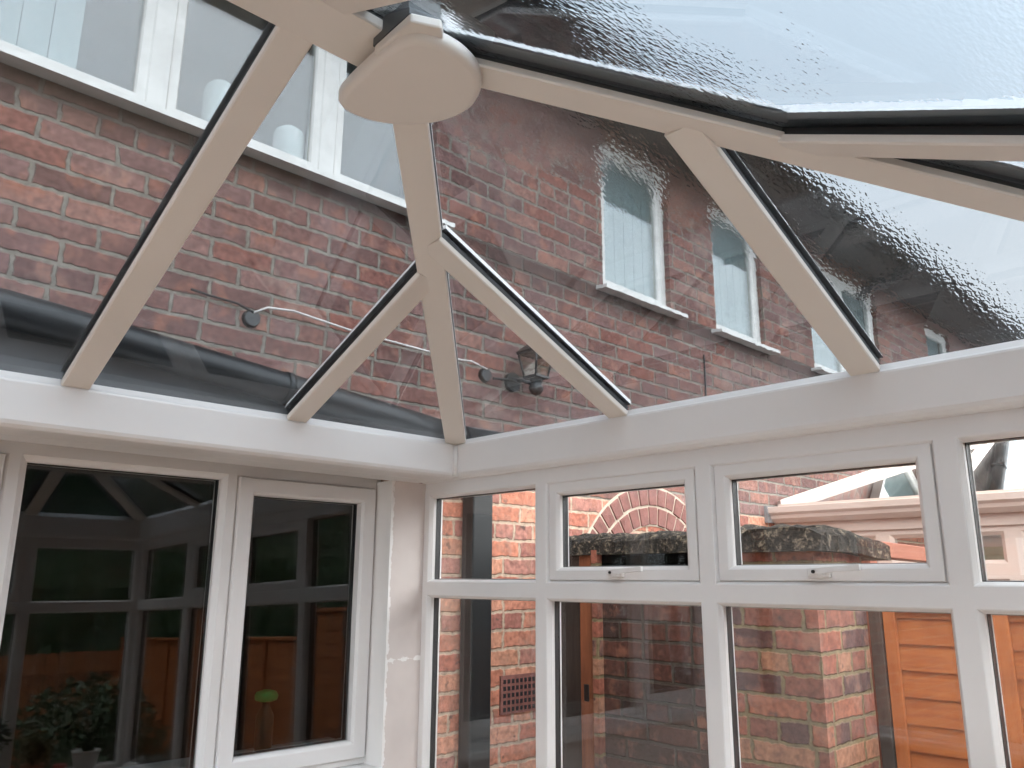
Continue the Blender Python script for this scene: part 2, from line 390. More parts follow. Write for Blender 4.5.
def side_glazing(name, T, cols, rows, openers, opener_row, gmat, handles=True, kind_top=None, parent_loc=(0, 0, 0)):
    """cols: centre lines (u, ascending); rows: centre lines (w, ascending)"""
    root = empty(name, parent_loc, kind='structure')
    FI, CH, GD = .024, .011, .03
    q = B()
    for r in range(len(rows) - 1):
        for c in range(len(cols) - 1):
            rect = (cols[c], cols[c + 1], rows[r], rows[r + 1])
            ring(q, T, rect, fprof(FI, CH, GD) + [(FI + CH, GD + .028), (FI + CH - .002, .065), (0, .065)])
    mk('frame', q, UPVC, root)
    for r in range(len(rows) - 1):
        for c in range(len(cols) - 1):
            rect = (cols[c], cols[c + 1], rows[r], rows[r + 1])
            if r == opener_row and c in openers:
                sr = (rect[0] + .0345, rect[1] - .0345, rect[2] + .0345, rect[3] - .0345 + .006)
                q = B(); ring(q, T, sr, [(0, .05), (0, .008), (.002, .006), (.030, .006), (.033, .008), (.040, .016), (.042, .02), (.042, GD), (.042, GD + .028), (.04, .055), (0, .055)])
                s = mk('opening_sash', q, UPVC, root)
                pane(T, sr, .042, GD, s, gmat)
                if handles: handle(T, (rect[0] + rect[1]) / 2, rect[2] + .055, .006, s)
            else:
                pane(T, rect, FI + CH, GD, root, gmat)
    return root

# ------------------------------------------------------------------ room shell
XR, YB, YF, XL = 2.012, 2.40, -.05, -1.75        # inner faces of the ring beams
HB, HR = .509, 1.044
YR, XF = 1.217, .851
XF2 = XL + (XR - XF)
bx('floor', (XL - .2, XR + .2, YF - .25, 2.65, -.12, 0), FLOORM, kind='structure')
# ground outside
q = B()
box(q, -14, 24, -14, YF - .26, -.30, -.16); box(q, XR + .21, 24, YF - .26, 2.65, -.30, -.16); box(q, -14, XL - .21, YF - .26, 2.65, -.30, -.16)
mk('ground', q, PAVE, kind='structure', label='grey paved yard around the conservatory')
# dwarf walls
SILL = -1.0
bx('wall_right', (XR + .04, XR + .20, YF - .20, 2.65, -.12, Z(SILL) - .03), PLAS, kind='structure')
bx('wall_front', (XL - .04, XR + .04, YF - .20, YF - .04, -.12, Z(SILL) - .03), PLAS, kind='structure')
bx('wall_left', (XL - .20, XL - .04, YF - .20, 2.65, -.12, Z(SILL) - .03), PLAS, kind='structure')

# ring beams (white woodgrain cladding)
def beam(name, A, Bp, inward, wide, groove=False):
    A, Bp, inward = Vector(A), Vector(Bp), Vector(inward)
    out = -inward; q = B()
    poly = [(0.002, .000), (.0, -.006), (0, -.108), (.004, -.118), (.014, -.126), (.026, -.1285), (wide * .5, -.1285), (wide * .5, -.1255), (wide * .5 + .004, -.1255), (wide * .5 + .004, -.1285), (wide, -.1285), (wide, .03), (.03, .024), (.012, .006)]
    extr(q, A, Bp, out, (0, 0, 1), poly)
    return mk(name, q, UPVC, kind='structure')
zb = Z(HB)
beam('trim_1', (XL, YB, zb), (XR, YB, zb), (0, -1, 0), .245)
beam('trim_2', (XR, YF, zb), (XR, YB + .23, zb), (-1, 0, 0), .13)
beam('trim_3', (XL, YF, zb), (XR, YF, zb), (0, 1, 0), .13)
beam('trim_4', (XL, YF, zb), (XL, YB + .23, zb), (1, 0, 0), .13)
for n, (x, y) in (('trim_5', (XR, YB)),):      # corner cover strip of the cladding
    q = B(); cyl(q, (x - .004, y - .004, Z(HB - .121)), (x - .004, y - .004, Z(HB - .004)), .011, n=12)
    mk(n, q, UPVC, kind='structure')

# glazed walls
rows = [SILL, -.033, .355]
TR = plane_map('X', 2.05)
colsR = [-.665, -.005, .650, 1.311, 1.966, 2.612]
colsR = [-.09, .655, 1.320, 1.980, 2.630]
side_glazing('window_2', TR, colsR, rows, (1, 2), 1, GLV)
TF = lambda u, w, d: Vector((u, -.09 - d, Z(w)))
side_glazing('window_3', TF, [XL - .03, -1.12, -.47, .18, .83, 1.40, 2.05], rows, (1, 4), 1, GLV)
TL = lambda u, w, d: Vector((XL - .04 - d, u, Z(w)))
side_glazing('window_4', TL, colsR, rows, (2,), 1, GLV)
# frame heads between the glazing and the beams, corner posts, wall-side cover strip
q = B()
box(q, 2.05, 2.115, -.16, 2.63, Z(.355), Z(.40)); box(q, XL - .10, XL - .04, -.16, 2.63, Z(.355), Z(.40)); box(q, XL - .04, 2.05, -.155, -.09, Z(.355), Z(.40))
box(q, 2.05, 2.115, 2.630, 2.647, Z(SILL), Z(.352)); box(q, XL - .10, XL - .04, 2.630, 2.647, Z(SILL), Z(.352))
box(q, 2.05, 2.115, -.155, -.09, Z(SILL), Z(.352)); box(q, XL - .10, XL - .04, -.155, -.09, Z(SILL), Z(.352))
mk('trim_6', q, UPVC, kind='structure')
# internal sills
q = B(); box(q, XL - .03, 2.04, -.09, .02 - .09 + .16, Z(SILL) - .03, Z(SILL)); box(q, 1.93, 2.05, .08, 2.62, Z(SILL) - .03, Z(SILL)); box(q, XL - .03, XL + .1, .08, 2.62, Z(SILL) - .03, Z(SILL))
mk('trim_7', q, UPVC, kind='structure', label='white window board round the glazed walls')

# ------------------------------------------------------------------ roof of the conservatory
roof = empty('ceiling', (0, 0, 0), kind='structure')
def up_of(P, Q, side):
    d = (Vector(Q) - Vector(P)).normalized(); u = d.cross(Vector(side)); return u if u.z > 0 else -u
CH_, GH, GT = .016, .018, .012
def hB(x):   # back hip (right end), underside line
    t = (x - XF) / (XR - XF); return Vector((x, YR + (YB - YR) * t, Z(HR + (HB - HR) * t)))
def hF(x):
    t = (x - XF) / (XR - XF); return Vector((x, YR + (YF - YR) * t, Z(HR + (HB - HR) * t)))
mirror = lambda p: Vector((XR + XL - p.x, p.y, p.z))
def bar(name, P, Q, side, w=.075, hip=False, flap=.002, sg=1):
    up = up_of(P, Q, side); q = B(); h = w / 2
    d = (Vector(Q) - Vector(P)).normalized()
    extr(q, P, Q, side, up, [(-h + .003, 0), (h - .003, 0), (h, .003), (h, CH_), (-h, CH_), (-h, .003)])
    o = mk(name, q, UPVC2, roof)
    q = B(); g = h - (.016 if hip and flap < .01 else .004)
    s = .0 if not hip else .12
    extr(q, P, Q, side, up, [(-g, CH_), (g, CH_), (g, CH_ + GH), (-g, CH_ + GH)])
    mk('black_gasket' if not hip else 'hip_gasket', q, GASK if not hip else ALU, o)
    q = B(); a = h + flap; zt = CH_ + GH + GT
    if hip:
        a = h + flap; dr = a * .30
        b_ = h + .002; db = b_ * .3
        extr(q, P, Q, side, up, [(-b_ * sg, zt - db + .012), (0, zt + .012), (a * sg, zt - dr + .012), (a * sg, zt - dr + .02), (0, zt + .034), (-b_ * sg, zt - db + .02)])
    else:
        extr(q, P, Q, side, up, [(-a, zt + .001), (a, zt + .001), (a - .01, zt + .02), (-a + .01, zt + .02)])
    mk('outer_cap', q, UPVC, o)
    return o
# hips
P0 = Vector((XF + .02, YR + .01, Z(HR) - .009)); 
hipside = lambda P, Q: (Vector(Q) - Vector(P)).cross(Vector((0, 0, 1))).normalized()
for f in (lambda p: p, mirror):
    for hp, yy in ((hB, YB), (hF, YF)):
        P, Q = f(hp(XF + .02)), f(hp(XR + .0))
        Q2 = Q + (Q - P).normalized() * .0
        bar('hip_bar', P, Q2, hipside(P, Q2), .080, True, .06 if yy == YF else .002, 1 if f(Vector((1, 0, 0))).x == 1 else -1)
# common bars and jacks
def zback(y): return Z(HB + (YB - y) / (YB - YR) * (HR - HB))
def zfront(y): return Z(HB + (y - YF) / (YR - YF) * (HR - HB))
def zright(x): return Z(HB + (XR - x) / (XR - XF) * (HR - HB))
def hBx_at_y(y): return XF + (XR - XF) * (y - YR) / (YB - YR)
def hFx_at_y(y): return XF + (XR - XF) * (y - YR) / (YF - YR)
for x in (.645, -.20):
    bar('glazing_bar', (x, YB, zback(YB)), (x, YR + .05, zback(YR + .05)), (1, 0, 0), .074)
    bar('glazing_bar', (x, YF, zfront(YF)), (x, YR - .05, zfront(YR - .05)), (1, 0, 0), .074, flap=.045)
xj = 1.325; p = hB(xj); bar('jack_bar', (xj, YB, zback(YB)), (xj, p.y + .01, p.z), (1, 0, 0), .073)
p = mirror(p); bar('jack_bar', (p.x, YB, zback(YB)), (p.x, p.y + .01, p.z), (1, 0, 0), .073)
xj = 1.36; p = hF(xj); bar('jack_bar', (xj, YF, zfront(YF)), (xj, p.y - .01, p.z), (1, 0, 0), .073, flap=.045)
p = mirror(p); bar('jack_bar', (p.x, YF, zfront(YF)), (p.x, p.y - .01, p.z), (1, 0, 0), .073)
for y, xh in ((1.600, hBx_at_y(1.600)), (.808, hFx_at_y(.808))):
    bar('jack_bar', (XR, y, zright(XR)), (xh + .01, y, zright(xh + .01)), (0, 1, 0), .076, flap=.005)
    a = mirror(Vector((XR, y, zright(XR)))); b_ = mirror(Vector((xh + .01, y, zright(xh + .01))))
    bar('jack_bar', a, b_, (0, 1, 0), .076)
# ridge
q = B()
extr(q, (XF2, 1.208, Z(1.018)), (XF - .06, 1.208, Z(1.018)), (0, 1, 0), (0, 0, 1), [(-.064, 0), (.064, 0), (.066, .004), (.066, .022), (.05, .034), (-.05, .034), (-.066, .022), (-.066, .004)])
rg = mk('ridge_beam', q, UPVC2, roof)
q = B(); extr(q, (XF2, 1.208, Z(1.052)), (XF, 1.208, Z(1.052)), (0, 1, 0), (0, 0, 1), [(-.052, 0), (.03, 0), (.03, .04), (-.05, .04)]); mk('ridge_gasket', q, ALU, rg)
q = B(); extr(q, (XF2 - .05, 1.208, Z(1.085)), (XF + .05, 1.208, Z(1.085)), (0, 1, 0), (0, 0, 1), [(-.11, 0), (.052, 0), (.04, .035), (-.08, .035)]); mk('outer_ridge_cap', q, UPVC, rg)
# finial plates under the hips
BO = [(.768, 1.285), (.760, 1.19), (.758, 1.10), (.768, 1.070), (.79, 1.050), (.835, 1.038), (.893, 1.044), (.940, 1.068), (.975, 1.105), (.996, 1.15), (1.000, 1.20), (.985, 1.255), (.95, 1.305), (.905, 1.343), (.86, 1.360), (.815, 1.362), (.790, 1.350), (.775, 1.325)]
def smooth_loop(pts, n=4):
    for _ in range(2):
        o = []
        for i in range(len(pts)):
            a, b_ = Vector(pts[i]), Vector(pts[(i + 1) % len(pts)]); o += [a * .75 + b_ * .25, a * .25 + b_ * .75]
        pts = o
    return pts
for f in (lambda x: x, lambda x: XR + XL - x):
    lp = smooth_loop(BO); c = Vector((.88, 1.20)); q = B(); rs = []
    for s_, z_ in ((.0, .968), (.90, .966), (.97, .969), (1.0, .977), (1.0, .992), (.96, 1.0), (.80, 1.012), (.62, 1.035)):
        if s_ == 0: continue
        rs.append([q.verts.new((f((c + (Vector(p) - c) * s_).x), (c + (Vector(p) - c) * s_).y, Z(z_))) for p in lp])
    q.faces.new(rs[0]); q.faces.new(rs[-1])
    for A, Bq in zip(rs, rs[1:]):
        for k in range(len(A)): fc = q.faces.new((A[k], A[(k + 1) % len(A)], Bq[(k + 1) % len(A)], Bq[k])); fc.smooth = True
    fp = mk('finial_plate', q, UPVC2, roof)
    q = B(); cc = [(f(.748), 1.045), (f(.80), 1.020), (f(.84), 1.06), (f(.84), 1.17), (f(.755), 1.17)]
    hexa(q, [(x, y, Z(.980)) for x, y in cc], [(x, y, Z(1.000)) for x, y in cc]); mk('collar', q, UPVC2, fp, .004)
    q = B(); hexa(q, [(x, y + .004, Z(1.0)) for x, y in cc], [(x, y + .004, Z(1.045)) for x, y in cc]); mk('collar_gasket', q, ALU, fp)
    q = B(); lathe(q, (f(XF), 1.212, Z(1.07)), [(.12, 0), (.13, .02), (.10, .05), (.04, .065), (.03, .10), (.045, .13), (.03, .16), (.005, .20)])
    mk('outer_finial', q, UPVC, roof)
# roof glass: four facets, slabs above the bars
off = (CH_ + GH)
def slab(name, pts, mat, th=GT):
    pts = [Vector(p) for p in pts]; n = (pts[1] - pts[0]).cross(pts[2] - pts[0]).normalized(); n = n if n.z > 0 else -n
    q = B(); hexa(q, [p + n * (off + .0005) for p in pts], [p + n * (off + th) for p in pts]); mk(name, q, mat, roof)
e = .14
zb_ = Z(HB)
kb = (HR - HB) / (YB - YR); kr = (HR - HB) / (XR - XF); kf = (HR - HB) / (YR - YF)
A1, A2 = Vector((XR, YB, zb_)), Vector((XR, YF, zb_)); Fq = Vector((XF, YR, Z(HR)))
def ext(p, fr, s): return p + (p - fr).normalized() * s
cb, cf = ext(A1, Fq, .15), ext(A2, Fq, .15)
Fm, cbm, cfm = mirror(Fq), mirror(cb), mirror(cf)
slab('roof_glass', [Fm, Fq, cb, cbm], GLR)
slab('roof_glass', [Fq, cb, cf], GLWX)
slab('roof_glass', [Fm, Fq, cf, cfm], GLWY)
slab('roof_glass', [Fm, cbm, cfm], GLR)

# ------------------------------------------------------------------ house
YW = 2.65
house = empty('terraced_house', (4, YW, 0), 'long red brick terraced house with white upstairs windows behind the glass roof', 'house')
def wall_grid(bm, x0, x1, z0, z1, y0, y1, ops):
    xs = sorted({x0, x1, *[o[0] for o in ops], *[o[1] for o in ops]}); zs = sorted({z0, z1, *[o[2] for o in ops], *[o[3] for o in ops]})
    for a, b_ in zip(xs, xs[1:]):
        for c, d in zip(zs, zs[1:]):
            mx, mz = (a + b_) / 2, (c + d) / 2
            if any(o[0] < mx < o[1] and o[2] < mz < o[3] for o in ops): continue
            box(bm, a, b_, y0, y1, c, d)
UPW = [(-.42, 2.07, 1.555, 2.46), (3.24, 3.87, 1.555, 2.46), (4.36, 4.98, 1.555, 2.46), (5.70, 6.96, 1.555, 2.46), (8.14, 8.80, 1.555, 2.46), (10.3, 11.5, 1.555, 2.46)]
LOWOP = (-.62, 1.925, -.72, .42)
q = B()
wall_grid(q, -6, 16, Z(.40), Z(2.56), YW, YW + .28, [(a, b_, Z(c), Z(d)) for a, b_, c, d in UPW])
mk('upper_brick_wall', q, BR_HOUSE, house)
q = B()
wall_grid(q, -6, 16, -.3, Z(.40), YW, YW + .28, [(LOWOP[0], LOWOP[1], Z(LOWOP[2]), Z(.40))])
mk('lower_brick_wall', q, BR_LOW, house)
def house_window(x0, x1, z0, z1, muls, blind=True, open_first=False):
    T = lambda u, w, d: Vector((u, YW + .035 + d, Z(w)))
    q = B(); cs = [x0 + .0] + muls + [x1]
    for a, b_ in zip(cs, cs[1:]):
        ring(q, T, (a, b_, z0, z1), [(0, .06), (0, 0), (.032, 0), (.036, .003), (.045, .012), (.045, .05), (0, .06)])
        ring(q, T, (a + .038, b_ - .038, z0 + .038, z1 - .038), [(0, .03), (0, .004), (.030, .004), (.036, .012), (.036, .045), (0, .045)])
    fr = mk('window', q, HUPVC, house)
    for a, b_ in zip(cs, cs[1:]):
        g = B(); pbox(g, T, a + .07, b_ - .07, z0 + .07, z1 - .07, .02, .034); mk('window_pane', g, GLU, fr)
    s = B(); hexa(s, [(x0 - .06, YW - .075, Z(z0 - .035)), (x1 + .06, YW - .075, Z(z0 - .035)), (x1 + .06, YW + .1, Z(z0 - .02)), (x0 - .06, YW + .1, Z(z0 - .02))],
                  [(x0 - .06, YW - .075, Z(z0 - .015)), (x1 + .06, YW - .075, Z(z0 - .015)), (x1 + .06, YW + .1, Z(z0 + .002)), (x0 - .06, YW + .1, Z(z0 + .002))])
    mk('window_sill', s, HUPVC, fr)
GLU = glass('upstairs_window_glass', (.78, .81, .81), 1.1, .075)
house_window(*UPW[0], [.855, 1.535])
house_window(*UPW[1], []); house_window(*UPW[2], []); house_window(*UPW[3], [6.33]); house_window(*UPW[4], []); house_window(*UPW[5], [10.9])
# rooms upstairs: pale blinds and a dim interior behind each window
for i, (a, b_, c, d) in enumerate(UPW):
    q = B(); x = a + .03
    if i == 0:
        segs = [(a, .62), (.60, .62)]; x = a + .05
        while x < .55: box(q, x, x + .085, YW + .080, YW + .084, Z(c + .02), Z(d - .002)); x += .089
    else:
        while x < b_ - .1: box(q, x, x + .085, YW + .080, YW + .084, Z(c + .02), Z(d - .002)); x += .089
    mk('vertical_blind', q, BLIND, house)
RMU = simple('pale_room_wall', (.62, .67, .68), .9, var=.03)
q = B(); box(q, -6, 16, YW + 2.4, YW + 2.45, Z(.9), Z(2.59)); box(q, -6, 16, YW + .28, YW + 2.4, Z(.9), Z(1.0)); box(q, -6, 16, YW + .28, YW + 2.4, Z(2.50), Z(2.55))
mk('upstairs_rooms', q, RMU, house)
# eaves: soffit, fascia, gutter, roof slope
q = B(); x = -6
while x < 16: box(q, x, x + .098, 2.25, YW, Z(2.545), Z(2.56)); x += .1
mk('soffit', q, SOFF, house)
q = B(); box(q, -6, 16, 2.23, 2.25, Z(2.52), Z(2.61)); mk('fascia_board', q, BLK, house)
q = B()
extr(q, (-6, 2.175, Z(2.595)), (16, 2.175, Z(2.595)), (0, 1, 0), (0, 0, 1), [(.055 * math.cos(t), .055 * math.sin(t)) for t in [math.pi + i * math.pi / 10 for i in range(11)]] + [(.05, 0), (-.05, 0)])
gt = mk('roof_gutter', q, BLK, house)
x = -2.5
while x < 15:
    bx('gutter_bracket', (x, x + .02, 2.115, 2.23, Z(2.535), Z(2.60)), BLK, gt); x += .9
q = B(); hexa(q, [(-6, 2.16, Z(2.60)), (16, 2.16, Z(2.60)), (16, 6.5, Z(4.6)), (-6, 6.5, Z(4.6))], [(-6, 2.16, Z(2.625)), (16, 2.16, Z(2.625)), (16, 6.5, Z(4.65)), (-6, 6.5, Z(4.65))])
mk('slate_roof', q, ROOFT, house)
q = B(); tube(q, [(6.65, 2.18, Z(2.56)), (6.65, 2.18, Z(2.50)), (6.62, 2.24, Z(2.45)), (6.5, 2.52, Z(2.36)), (6.5, 2.60, Z(2.30)), (7.2, 2.61, Z(2.3))][:5] , .034, 10)
mk('swan_neck_pipe', q, BLK, house)
q = B(); tube(q, [(4.19, YW - .006, Z(1.36)), (4.192, YW - .006, Z(.9)), (4.188, YW - .006, Z(.3))], .005, 6); mk('wall_cable', q, BLK, house)
# brick arch over the yard opening: two rings of bricks on edge in pale mortar
cx, cz_ = 3.606, -.150
q = B(); n = 48
for r0, r1, y in ((.435, .652, YW - .004),):
    th = [math.radians(12 + 156 * i / n) for i in range(n + 1)]
    for a, b_ in zip(th, th[1:]):
        hexa(q, [(cx + r0 * math.cos(a), YW + .01, Z(cz_ + r0 * math.sin(a))), (cx + r1 * math.cos(a), YW + .01, Z(cz_ + r1 * math.sin(a))), (cx + r1 * math.cos(b_), YW + .01, Z(cz_ + r1 * math.sin(b_))), (cx + r0 * math.cos(b_), YW + .01, Z(cz_ + r0 * math.sin(b_)))],
             [(cx + r0 * math.cos(a), y, Z(cz_ + r0 * math.sin(a))), (cx + r1 * math.cos(a), y, Z(cz_ + r1 * math.sin(a))), (cx + r1 * math.cos(b_), y, Z(cz_ + r1 * math.sin(b_))), (cx + r0 * math.cos(b_), y, Z(cz_ + r0 * math.sin(b_)))])
am = mk('arch_mortar', q, MORT, house)
q = B()
for r0, r1, st in ((.445, .537, .083), (.550, .640, .078)):
    rm = (r0 + r1) / 2; k = int(math.pi * rm / .078)
    for i in range(k):
        a0 = math.pi * (i + .08) / k; a1 = math.pi * (i + .92) / k
        if a0 < math.radians(12) or a1 > math.radians(168): continue
        j = random.uniform(-.004, .004)
        P = [(r0 + j, a0), (r1 + j, a0), (r1 + j, a1), (r0 + j, a1)]
        hexa(q, [(cx + r * math.cos(a), YW, Z(cz_ + r * math.sin(a))) for r, a in P], [(cx + r * math.cos(a), YW - .011 + j * .5, Z(cz_ + r * math.sin(a))) for r, a in P])
mk('arch_bricks', q, ARCHB, house, .003)
# air brick
q = B(); box(q, 2.49, 2.71, YW - .008, YW + .01, Z(-.55), Z(-.395)); ab = mk('air_brick', q, ARCHB, house)
q = B()
for i in range(8):
    for j in range(5): box(q, 2.505 + i * .025, 2.52 + i * .025, YW - .0095, YW, Z(-.54 + j * .028), Z(-.523 + j * .028))
mk('vent_holes', q, GASK, ab)
# gutter line, felt flashing and downpipe at the foot of the wall behind the glass roof
q = B(); tube(q, [(-1.9, 2.56, Z(.835)), (-.4, 2.56, Z(.80)), (.6, 2.56, Z(.728)), (1.35, 2.56, Z(.655)), (1.8, 2.56, Z(.612)), (2.18, 2.57, Z(.575))], .055, 16)
gp = mk('black_gutter_pipe', q, BLK, house)
q = B()
for x, z_ in ((-.4, .80), (1.36, .654), (.72, .7165)):
    q = B(); cyl(q, (x - .012, 2.56, Z(z_ + .001)), (x + .012, 2.56, Z(z_ - .001)), .059); mk('pipe_collar', q, BLK, gp)
q = B(); hexa(q, [(-1.9, 2.60, Z(.86)), (2.2, 2.60, Z(.59)), (2.2, 2.62, Z(.5)), (-1.9, 2.62, Z(.5))], [(-1.9, YW - .001, Z(.86)), (2.2, YW - .001, Z(.60)), (2.2, YW - .001, Z(.5)), (-1.9, YW - .001, Z(.5))])
mk('felt_flashing', q, FELT, house)
q = B(); hexa(q, [(-1.9, 2.545, Z(.53)), (2.15, 2.545, Z(.53)), (2.15, 2.645, Z(.53)), (-1.9, 2.645, Z(.53))], [(-1.9, 2.59, Z(.66)), (2.15, 2.59, Z(.58)), (2.15, 2.645, Z(.58)), (-1.9, 2.645, Z(.66))])
mk('lead_box_gutter', q, FELT, house)
q = B(); box(q, 2.262, 2.375, YW - .075, YW - .002, -.16, Z(.53)); dp = mk('downpipe', q, BLK, house, .008)
q = B(); hexa(q, [(2.20, 2.50, Z(.53)), (2.40, 2.50, Z(.53)), (2.40, YW, Z(.53)), (2.20, YW, Z(.53))], [(2.14, 2.48, Z(.62)), (2.44, 2.48, Z(.62)), (2.44, YW, Z(.62)), (2.14, YW, Z(.62))]); mk('rainwater_hopper', q, BLK, dp, .006)
# kitchen seen dimly through the house window
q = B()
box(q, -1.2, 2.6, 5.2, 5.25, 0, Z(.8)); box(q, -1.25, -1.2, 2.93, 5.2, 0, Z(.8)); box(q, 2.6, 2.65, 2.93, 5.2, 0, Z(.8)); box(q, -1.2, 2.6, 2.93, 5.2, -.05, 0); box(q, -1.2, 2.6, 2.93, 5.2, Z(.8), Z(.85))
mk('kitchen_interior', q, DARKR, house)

# ------------------------------------------------------------------ room side of the house wall
q = B()
box(q, 1.885, 2.052, 2.632, 2.65, 0, Z(.381))            # plaster panel beside the window
box(q, 1.885, 1.925, 2.65, 2.76, Z(-.70), Z(.381))       # reveal
box(q, -.62, 1.925, 2.632, 2.65, 0, Z(-.70)); box(q, XL - .05, -.62, 2.632, 2.65, 0, Z(.381))
mk('wall_back', q, PLAS, kind='structure')
w1 = empty('window_1', (0, 0, 0), kind='structure')
TB = lambda u, w, d: Vector((u, 2.74 + d, Z(w)))
FRW = [(-.03, .6, 's'), (.6, 1.277, 'f'), (1.277, 1.905, 's')]
q = B()
for a, b_, k in FRW:
    if k == 'f': ring(q, TB, (a, b_, -.665, .374), [(0, .065), (0, 0), (.016, 0), (.018, .002), (.022, .004), (.030, .011), (.036, .014), (.036, .03), (.036, .058), (0, .065)])
    else: ring(q, TB, (a, b_, -.665, .374), [(0, .065), (0, 0), (.016, 0), (.020, .002), (.026, .010), (.030, .012), (.030, .06), (0, .065)])
box(q, -.62, -.03, 2.74, 2.80, Z(-.665), Z(.374)); box(q, -.62, 1.905, 2.74, 2.80, Z(.374), Z(.42))
mk('frame', q, UPVC, w1)
pane(TB, (.6, 1.277, -.665, .374), .036, .03, w1, GLH, tilt=math.radians(1.3))
for a, b_ in ((-.03, .6), (1.277, 1.905)):
    r_ = (a + .024, b_ - .028, -.642, .352)
    q = B(); ring(q, TB, r_, [(0, .05), (0, -.010), (.003, -.014), (.050, -.014), (.053, -.012), (.060, -.002), (.061, .03), (.061, .055), (0, .055)])
    s = mk('opening_sash', q, UPVC, w1); pane(TB, r_, .061, .028, s, GLH, tilt=math.radians(1.3))
q = B(); box(q, -.62, 1.90, 2.60, 2.78, Z(-.70), Z(-.667)); mk('sill_board', q, UPVC, w1, .006)

# ------------------------------------------------------------------ things on the wall
cab = empty('outdoor_cable', (1.9, YW, Z(.9)), 'pale thin outdoor cable strung along the upper brick wall', 'cable')
pts = [(1.02, YW - .02, Z(.955)), (1.08, YW - .03, Z(.945)), (1.19, YW - .02, Z(.945)), (1.25, YW - .02, Z(.925)), (1.30, YW - .025, Z(.955)), (1.40, YW - .03, Z(.965)), (1.65, YW - .03, Z(.945)), (1.9, YW - .03, Z(.94)), (2.12, YW - .03, Z(.935)), (2.28, YW - .03, Z(.945)), (2.38, YW - .02, Z(.93))]
q = B(); tube(q, pts[3:], .0045, 6); mk('cable', q, CABW, cab)
q = B(); tube(q, pts[:4], .0045, 6); mk('cable_end', q, BLK, cab)
for x, z_ in ((1.25, .905), (2.38, .905)):
    q = B(); cyl(q, (x, YW, Z(z_)), (x, YW - .022, Z(z_)), .034, .028, 20); mk('junction_disc', q, BLK, cab)
lam = empty('wall_lantern', (2.6, YW, Z(.9)), 'black metal lantern with square glass panels on the brick wall', 'wall light')
q = B(); cyl(q, (2.55, YW, Z(.90)), (2.55, YW - .02, Z(.90)), .045, n=24); mk('wall_plate', q, BLKM, lam)
q = B(); tube(q, [(2.55, YW - .02, Z(.91)), (2.56, YW - .07, Z(.90)), (2.58, YW - .10, Z(.885)), (2.60, YW - .11, Z(.90)), (2.61, YW - .11, Z(.915))], .010, 8)
tube(q, [(2.42, YW - .02, Z(.895)), (2.50, YW - .03, Z(.90)), (2.56, YW - .04, Z(.90))], .006, 6)
mk('bracket_arm', q, BLKM, lam)
LX, LY, LZ = 2.605, YW - .11, .915
q = B()
s0, s1, hh = .038, .058, .115
for sx_ in (-1, 1):
    for sy in (-1, 1): tube(q, [(LX + sx_ * s0, LY + sy * s0, Z(LZ)), (LX + sx_ * s1, LY + sy * s1, Z(LZ + hh))], .005, 6)
for s_, z_ in ((s0, LZ), (s1, LZ + hh)):
    box(q, LX - s_ - .006, LX + s_ + .006, LY - s_ - .006, LY - s_ + .006, Z(z_ - .005), Z(z_ + .005)); box(q, LX - s_ - .006, LX + s_ + .006, LY + s_ - .006, LY + s_ + .006, Z(z_ - .005), Z(z_ + .005))
    box(q, LX - s_ - .006, LX - s_ + .006, LY - s_, LY + s_, Z(z_ - .005), Z(z_ + .005)); box(q, LX + s_ - .006, LX + s_ + .006, LY - s_, LY + s_, Z(z_ - .005), Z(z_ + .005))
mk('lantern_cage', q, BLKM, lam)
q = B(); c4 = lambda s_, z_: [(LX - s_, LY - s_, Z(z_)), (LX + s_, LY - s_, Z(z_)), (LX + s_, LY + s_, Z(z_)), (LX - s_, LY + s_, Z(z_))]
hexa(q, c4(s0 - .002, LZ + .003), c4(s1 - .002, LZ + hh - .003)); mk('lantern_glass', q, glass('lantern_glass', (.8, .8, .75), 1.4, .08), lam)
q = B(); hexa(q, c4(s1 + .012, LZ + hh + .004), c4(.02, LZ + hh + .055)); hexa(q, c4(.02, LZ + hh + .055), c4(.012, LZ + hh + .075)); mk('lantern_roof', q, BLKM, lam, .003)
q = B(); lathe(q, (LX, LY - .0, Z(LZ - .085)), [(.006, 0), (.022, .008), (.032, .025), (.034, .04), (.026, .055), (.03, .062), (.03, .078), (.02, .082)]); mk('motion_sensor', q, BLKM, lam)
# two white canisters on the upstairs window board
for x, h_, lb in ((1.115, .26, 'white canister on the upstairs window board, larger of the pair beside the mullion'), (1.41, .19, 'white canister on the upstairs window board close to the right-hand mullion')):
    q = B(); lathe(q, (x, YW + .13, Z(1.60)), [(.055, 0), (.06, .01), (.062, h_ * .8), (.055, h_ * .9), (.03, h_), (.0301, h_)]); mk('canister', q, WCAN, label=lb, category='canister', group='canisters on the upstairs window board')
q = B(); box(q, UPW[0][0], UPW[0][1], YW + .07, YW + .28, Z(1.556), Z(1.60)); mk('inner_window_board', q, HUPVC, house)

